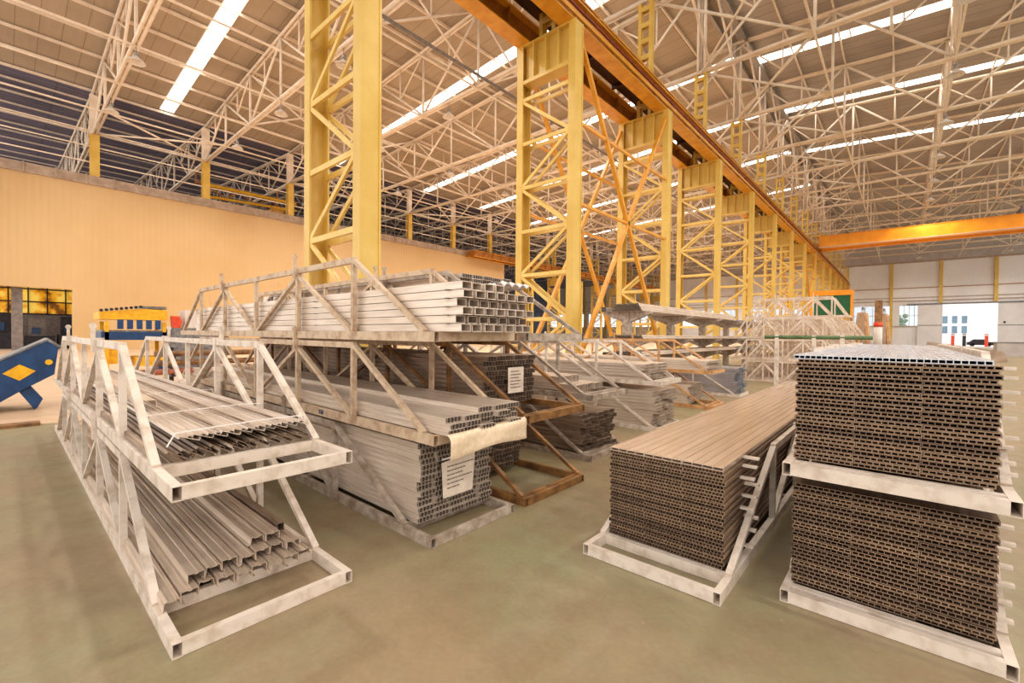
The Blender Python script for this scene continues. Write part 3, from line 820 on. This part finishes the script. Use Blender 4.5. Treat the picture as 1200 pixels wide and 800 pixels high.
# ------------------------------------------------------------------ cantilever shelving with tube bundles
cx = -6.2
for i, y in enumerate((12.3, 15.6, 18.9, 22.2, 25.5)):
    g = thing('cantilever_stand', f'{ORD[i]} grey cantilever stand carrying tube bundles beyond the tan racks', 'cantilever rack', (cx, y, 0), 0, 'cantilever stands')
    MB().box(-.1, .1, -.13, .13, 0, 2.35).build('upright', 'rack grey', g)
    MB().box(-.75, .75, -.1, .1, 0, .1).build('foot', 'rack grey', g)
    for z in (1.02, 1.5, 2.3):
        MB().prism([(-.75, z), (.75, z), (.75, z-.06), (.12, z-.3), (-.12, z-.3), (-.75, z-.06)], 1, -.09, .09).build('arm', 'rack grey', g)
tb = MB().hollow((0, 0, .035), (9.5, 0, .035), .07, .07, .005).mesh('square_tube', 'galvanised')
tbr = MB()
tbr.cyl((0, 0, .03), (9.5, 0, .03), .032, 8, caps=False).cyl((0, 0, .03), (9.5, 0, .03), .026, 8, caps=False)
tbr = tbr.mesh('round_tube', 'alu bright')
for (z, nm_, y) in ((2.3, 'top', 11.9), (1.5, 'middle', 12.0), (1.02, 'bottom', 12.0)):
    for i in range(2 if z > 2 else 1):
        for c_ in range(2):
            tag(put(tb, 'square_tube', None, (cx-.62+.08*c_, y, z+.072*i), (0, 0, PI/2)), f'{["left", "right"][c_]} square tube, {["lower", "upper"][i]} layer, {nm_} cantilever level', 'tube', 'square tubes on the cantilever stands')
    for r in range(4 if z > 2 else 2):
        for c_ in range(14-r):
            tag(put(tbr, 'round_tube', None, (cx-.30+.068*c_+.034*r, y+.05, z+.058*r), (0, 0, PI/2)), f'{nth(c_)} round tube from left, {nth(r)} layer, {nm_} cantilever level', 'tube', 'round tubes on the cantilever stands')
for i, (z, y) in enumerate(((2.3, 21.6), (1.5, 21.8), (1.02, 21.6))):
    for c_ in range(8):
        tag(put(tb, 'square_tube', None, (cx-.5+.14*c_, y, z), (0, 0, PI/2)), f'{nth(c_)} far square tube from left, {nth(i)} cantilever level down', 'tube', 'far square tubes')

# green pole on posts, a-frame packs, cylinder post
gp = thing('pole_barrier', 'long green pole carried on two short white posts behind the right stack', 'barrier', (0, 14, 0))
MB().cyl((-2.9, 0, 1.6), (-.55, 0, 1.6), .05, 12).build('pole', 'pole green', gp)
for x in (-2.6, -1.75, -1.15): MB().bar((x, 0, 0), (x, 0, 1.68), .09, .09).build('post', 'rack white', gp)
for i, x in enumerate((-1.4, -.6)):
    g = thing('a_frame_trolley', f'{["left", "right"][i]} a-frame trolley with tall wrapped packs leaning on it, far behind the stacks', 'trolley', (x-.2, 30+2*i, 0), 0, 'a-frame trolleys')
    for yy in (-.5, .5): MB().bar((-.5, yy, .1), (0, yy, 3.2), .07, .07).bar((.5, yy, .1), (0, yy, 3.2), .07, .07).bar((-.6, yy, .1), (.6, yy, .1), .1, .1).build('frame', 'alu blue', g)
    MB().bar((0, -.6, 3.2), (0, 1.4, 3.2), .08, .08).build('ridge_bar', 'alu blue', g)
    for j in range(4):
        xx = -.42+.24*j
        MB().prism([(xx-.07, .2), (xx+.11, .2), (xx*.35+.05, 2.9), (xx*.35-.05, 2.9)], 1, -.9+.1*j, 1.0).build('wrapped_pack', 'rack tan' if j % 2 else 'concrete block', g)
g = thing('safety_post', 'tall red and white post standing beside the far empty racks', 'post', (-.85, 26.2, 0))
MB().box(-.14, .14, -.12, .12, 0, 3.3).build('shaft', 'rack brown', g)
MB().cyl((0, -.2, 1.1), (0, -.2, 2.1), .16, 12).build('white_band', 'ivory steel', g)
MB().cyl((0, -.2, 2.1), (0, -.2, 2.3), .17, 12).cyl((0, -.2, 1.0), (0, -.2, 1.1), .17, 12).build('red_band', 'signal red', g)

# ------------------------------------------------------------------ left background machines
bm = thing('blue_dump_hopper', 'dark blue tilted steel hopper with a yellow plate at the left edge', 'machine', (-13, 0, 0))
MB().prism([(-1.6, .35), (-.55, .55), (.18, .60), (.66, .68), (.72, 1.24), (.6, 1.42), (-.1, .98), (-1.6, .15+.0)][:0] or [(-1.9, -.0+.01), (-.3, .02), (.25, .42), (.68, .70), (.74, 1.26), (.62, 1.40), (-.1, .95), (-1.9, .55)], 0, -1.2, 0).build('hopper', 'machine blue', bm)
MB().prism([(.60, 1.43), (.78, 1.27), (.74, 1.24), (.58, 1.38), (-.1, .96), (-1.9, .56), (-1.9, .62), (-.1, 1.0)], 0, -1.22, .02).build('rim', 'machine grey', bm)
MB().prism([(-.02, .75), (.2, .92), (.42, .78), (.2, .60)], 0, 0, .012).build('yellow_plate', 'machine yellow', bm)
MB().cyl((0, .6, .95), (.05, .6, .95), .055, 12).build('amber_light', 'machine yellow', bm)
MB().prism([(.2, .36), (.36, .46), (.52, .2), (.44, .03), (.4, 0)], 0, -.5, -.1).build('foot', 'machine blue', bm)
fb = tag(MB().box(-11.1, -10.85, -1.5, .4, -.001, .05).build('floor_bar', 'rack brown'), 'flat brown steel bar lying on the floor below the blue hopper', 'steel bar')
ym = thing('yellow_conveyor', 'yellow and blue roller conveyor machine standing before the beige wall', 'machine', (-22, 3.3, 0))
MB().prism([(-1.0, 2.02), (1.0, 2.02), (1.0, 2.42), (.2, 2.45), (-1.0, 2.28)], 0, -1.6, 0).build('yellow_deck', 'machine yellow', ym)
for i in range(9): MB().cyl((-.02, -.95+.14*i, 2.34+.022*i), (.06, -.95+.14*i, 2.34+.022*i), .055, 8).build('roller', 'dark machinery', ym)
MB().box(-1.5, -.1, .22, 1.0, 2.46, 2.56).build('top_plate', 'machine grey', ym)
MB().box(-1.5, -.05, -.95, 1.0, 1.25, 1.55).build('blue_beam', 'machine blue', ym)
MB().box(-1.4, -.1, -.95, .95, 1.55, 1.62).build('grey_shelf', 'machine grey', ym)
for i in range(5): MB().box(-.1, 0, -.5+.28*i, -.33+.28*i, 1.66, 2.02).build('blue_panel', 'machine blue', ym)
for y in (-.85, .85): MB().box(-.2, -.05, y, y+.12, 0, 1.95).box(-1.5, -1.35, y, y+.12, 0, 1.95).build('leg', 'machine yellow', ym)
MB().box(-1.2, -.2, -.8, -.2, .35, .9).build('lower_box', 'machine yellow', ym)
MB().box(-1.5, .1, .0, 1.0, .25, .6).build('lower_frame', 'machine yellow', ym)
MB().box(-1.0, .1, .7, .98, 0, .25).build('blue_foot', 'machine blue', ym)
sb = tag(MB().prism([(4.45, 1.732), (4.7, 1.732), (4.74, 2.0), (4.66, 2.2), (4.42, 2.2)], 0, -22.2, -21.85).build('red_bin', 'signal red'), 'bright red-orange bin beside the yellow conveyor', 'bin')
rs = thing('red_bin_table', 'white cabinet standing under the red-orange bin', 'cabinet', (-22, 5.2, 0))
MB().box(-.9, .2, -.8, .8, .1, 1.73).build('body', 'machine grey', rs); MB().box(-.8, .1, -.7, .7, 0, .1).build('plinth', 'dark machinery', rs)
MB().box(-.9, .2, -.35, .8, 1.73, 2.45).build('upper_body', 'ivory steel', rs)
for i, (z, m_) in enumerate(((.35, 'pipe red'), (.62, 'rack brown'), (.9, 'rack brown'))):
    tag(MB().cyl((-17, 3.0, z), (-17, 8.0, z+.02), .09, 12).build('long_pipe', m_), f'{["lowest", "middle", "highest"][i]} long red-brown pipe behind the left racks', 'pipe', 'pipes behind the left racks')
pr = thing('pipe_stand', 'dark stand carrying the red-brown pipes behind the left racks', 'stand', (-17, 0, 0))
for y in (3.4, 6.8): MB().box(-.2, -.1, y, y+.1, 0, 1.1).box(-.2, .15, y, y+.1, .2, .25).box(-.2, .15, y, y+.1, .48, .53).box(-.2, .15, y, y+.1, .76, .81).build('bracket', 'dark machinery', pr)
# machines behind the opening
for i, (y, w, h, m_) in enumerate(((-3.6, 2.4, 1.9, 'dark machinery'), (-.9, 1.9, 2.2, 'dark machinery'), (1.2, 1.8, 1.8, 'dark machinery'), (3.2, 1.5, 2.0, 'dark machinery'))):
    g = thing('workshop_machine', f'{nth(i)} dark workshop machine from left seen through the wall opening', 'machine', (-57, y, 0), 0, 'machines seen through the opening')
    MB().box(-1, 1, 0, w, 0, h*.6).build('base', m_, g); MB().box(-.6, .5, .2, w*.7, h*.6, h+.8).build('head', 'conduit grey' if i % 2 == 0 else 'dark machinery', g)
    MB().box(.5, .62, .4, w*.5, h*.7, h).build('control_panel', 'machine blue', g)
tag(MB().box(-52.3, -51.9, .4, 1.0, 0, 4.9).build('door_post', 'conduit grey'), 'brown steel post standing in the wall opening', 'post')

# ------------------------------------------------------------------ far right: gate, sliding doors, container, outside
dr = struct(MB().box(2.2, 5.9, WY-.6, WY-.5, 0, 8.5).build('door_1', 'door panel'))
MB().box(2.2, 5.9, WY-.62, WY-.6, 4.2, 4.35).build('door_rail', 'machine grey', dr)
dr = struct(MB().box(13.5, 20.5, WY-.6, WY-.5, 0, 8.5).build('door_2', 'door panel'))
MB().box(13.5, 20.5, WY-.62, WY-.6, 4.2, 4.35).build('door_rail', 'machine grey', dr)
MB().box(14.2, 14.5, WY-.66, WY-.62, 4.6, 5.0).build('door_handle', 'dark machinery', dr)
struct(MB().box(.5, 24, WY-.75, WY-.2, 8.5, 8.75).build('trim_track', 'machine grey'))
ct = thing('low_container', 'long low grey steel container on the floor right of the gate', 'container', (11.5, 60, 0))
MB().prism([(-4.6, 0), (5, 0), (5, 1.25), (-5, 1.25), (-5, .5)], 1, 0, 2.2).build('body', 'container grey', ct)
MB().box(-5.05, 5.05, -.05, 2.25, 1.25, 1.33).build('rim', 'machine grey', ct)
tag(MB().prism([(1.0, 0), (5.2, 0), (5.4, .1), (5.2, .75), (1.4, 1.35)], 1, 45, 46).build('concrete_block', 'concrete block'), 'low sloping concrete block on the floor before the gate', 'block')
ob = thing('outside_building', 'white building with dark windows seen through the gate', 'building', (0, 200, 0))
MB().box(-60, 80, 0, 1, 0, 17).build('wall', 'outside wall', ob)
for r in range(2):
    for c_ in range(3): MB().box(9.5+2.2*c_, 10.7+2.2*c_, -.1, 0, 6.5-3.2*r, 8.8-3.2*r).build('window', 'outside window', ob)
for i, x in enumerate((-2, -20, -38)):
    g = thing('garden_tree', f'{nth(i)} leafy tree outside the far windows, from the right', 'tree', (x, 150, 0))
    MB().cyl((0, 0, 0), (0, 0, 4), .3, 8, .2).build('trunk', 'rack brown', g)
    m = MB()
    for q in range(60):
        a, b, r = random.uniform(0, 2*PI), random.uniform(-.6, 1.2), random.uniform(1.2, 2.2)
        px, py, pz = r*math.cos(a)*1.3, r*math.sin(a), 5.5+b*1.6
        m.rev([(.01, -.5), (.5, -.2), (.55, .2), (.01, .5)], 6, (px, py, pz))
    m.build('crown', 'leaf', g)
for i, x in enumerate((7.9, 9.6, 12.8)):
    g = thing('bollard_post', f'{nth(i)} dark post from left outside the gate', 'post', (x, 132, 0), 0, 'posts outside the gate')
    MB().box(-.25, .25, -.25, .25, 0, 2.6).build('shaft', 'dark machinery' if i == 1 else 'signal red', g); MB().box(-.3, .3, -.3, .3, 2.2, 2.45).build('band', 'ivory steel', g)
cb = thing('parked_car', 'small dark car parked outside the gate', 'car', (12.3, 136, 0))
MB().prism([(-2, .3), (2, .3), (2, .9), (1.1, 1.0), (.6, 1.5), (-1.0, 1.5), (-1.6, .95), (-2, .9)], 1, -.8, .8).build('body', 'dark machinery', cb)
for x in (-1.2, 1.2):
    for y in (-.8, .65): MB().cyl((x, y, .33), (x, y+.15, .33), .33, 14).build('wheel', 'alu dark', cb)

# ------------------------------------------------------------------ camera
f, yaw, pitch, roll = 522.4, math.radians(-41.24), math.radians(-.91), math.radians(.55)
cy, sy, cp, sp = math.cos(yaw), math.sin(yaw), math.cos(pitch), math.sin(pitch)
F = Vector((sy*cp, cy*cp, sp)); R0 = Vector((cy, -sy, 0)); U0 = R0.cross(F)
cr_, sr_ = math.cos(roll), math.sin(roll)
Rr = R0*cr_+U0*sr_; Uu = -R0*sr_+U0*cr_
cam = bpy.data.cameras.new('camera'); co = bpy.data.objects.new('camera', cam); COL.objects.link(co)
cam.sensor_width = 36; cam.lens = f/1200*36; cam.clip_end = 600; cam.clip_start = .05
co.matrix_world = Matrix(((Rr.x, Uu.x, -F.x, 0), (Rr.y, Uu.y, -F.y, 0), (Rr.z, Uu.z, -F.z, 1.6), (0, 0, 0, 1)))
SC.camera = co

# ------------------------------------------------------------------ light
w = bpy.data.worlds.new('world'); SC.world = w; w.use_nodes = True
nt = w.node_tree; bg = nt.nodes['Background']
bg.inputs[0].default_value = (1.0, .945, .885, 1); bg.inputs[1].default_value = 2.2
def area(name, loc, rot, sx, sy_, e, col):
    l = bpy.data.lights.new(name, 'AREA'); l.shape = 'RECTANGLE'; l.size = sx; l.size_y = sy_; l.energy = e; l.color = col
    o = bpy.data.objects.new(name, l); COL.objects.link(o); o.location = loc; o.rotation_euler = rot
    return o
for k in range(15):
    for lx, wh in lampx:
        l = bpy.data.lights.new('lamp_light', 'SPOT'); l.energy = 2000; l.color = (1, .9, .78); l.spot_size = math.radians(150); l.spot_blend = .6; l.shadow_soft_size = .4
        o = bpy.data.objects.new('lamp_light', l); COL.objects.link(o); o.location = (lx, TY[k], 16.9)
SC.view_settings.view_transform = 'Standard'; SC.view_settings.look = 'None'
SC.view_settings.gamma = 1; SC.view_settings.use_curve_mapping = False
SC.view_settings.exposure = -0.22
SC.cycles.max_bounces = 8; SC.cycles.diffuse_bounces = 5
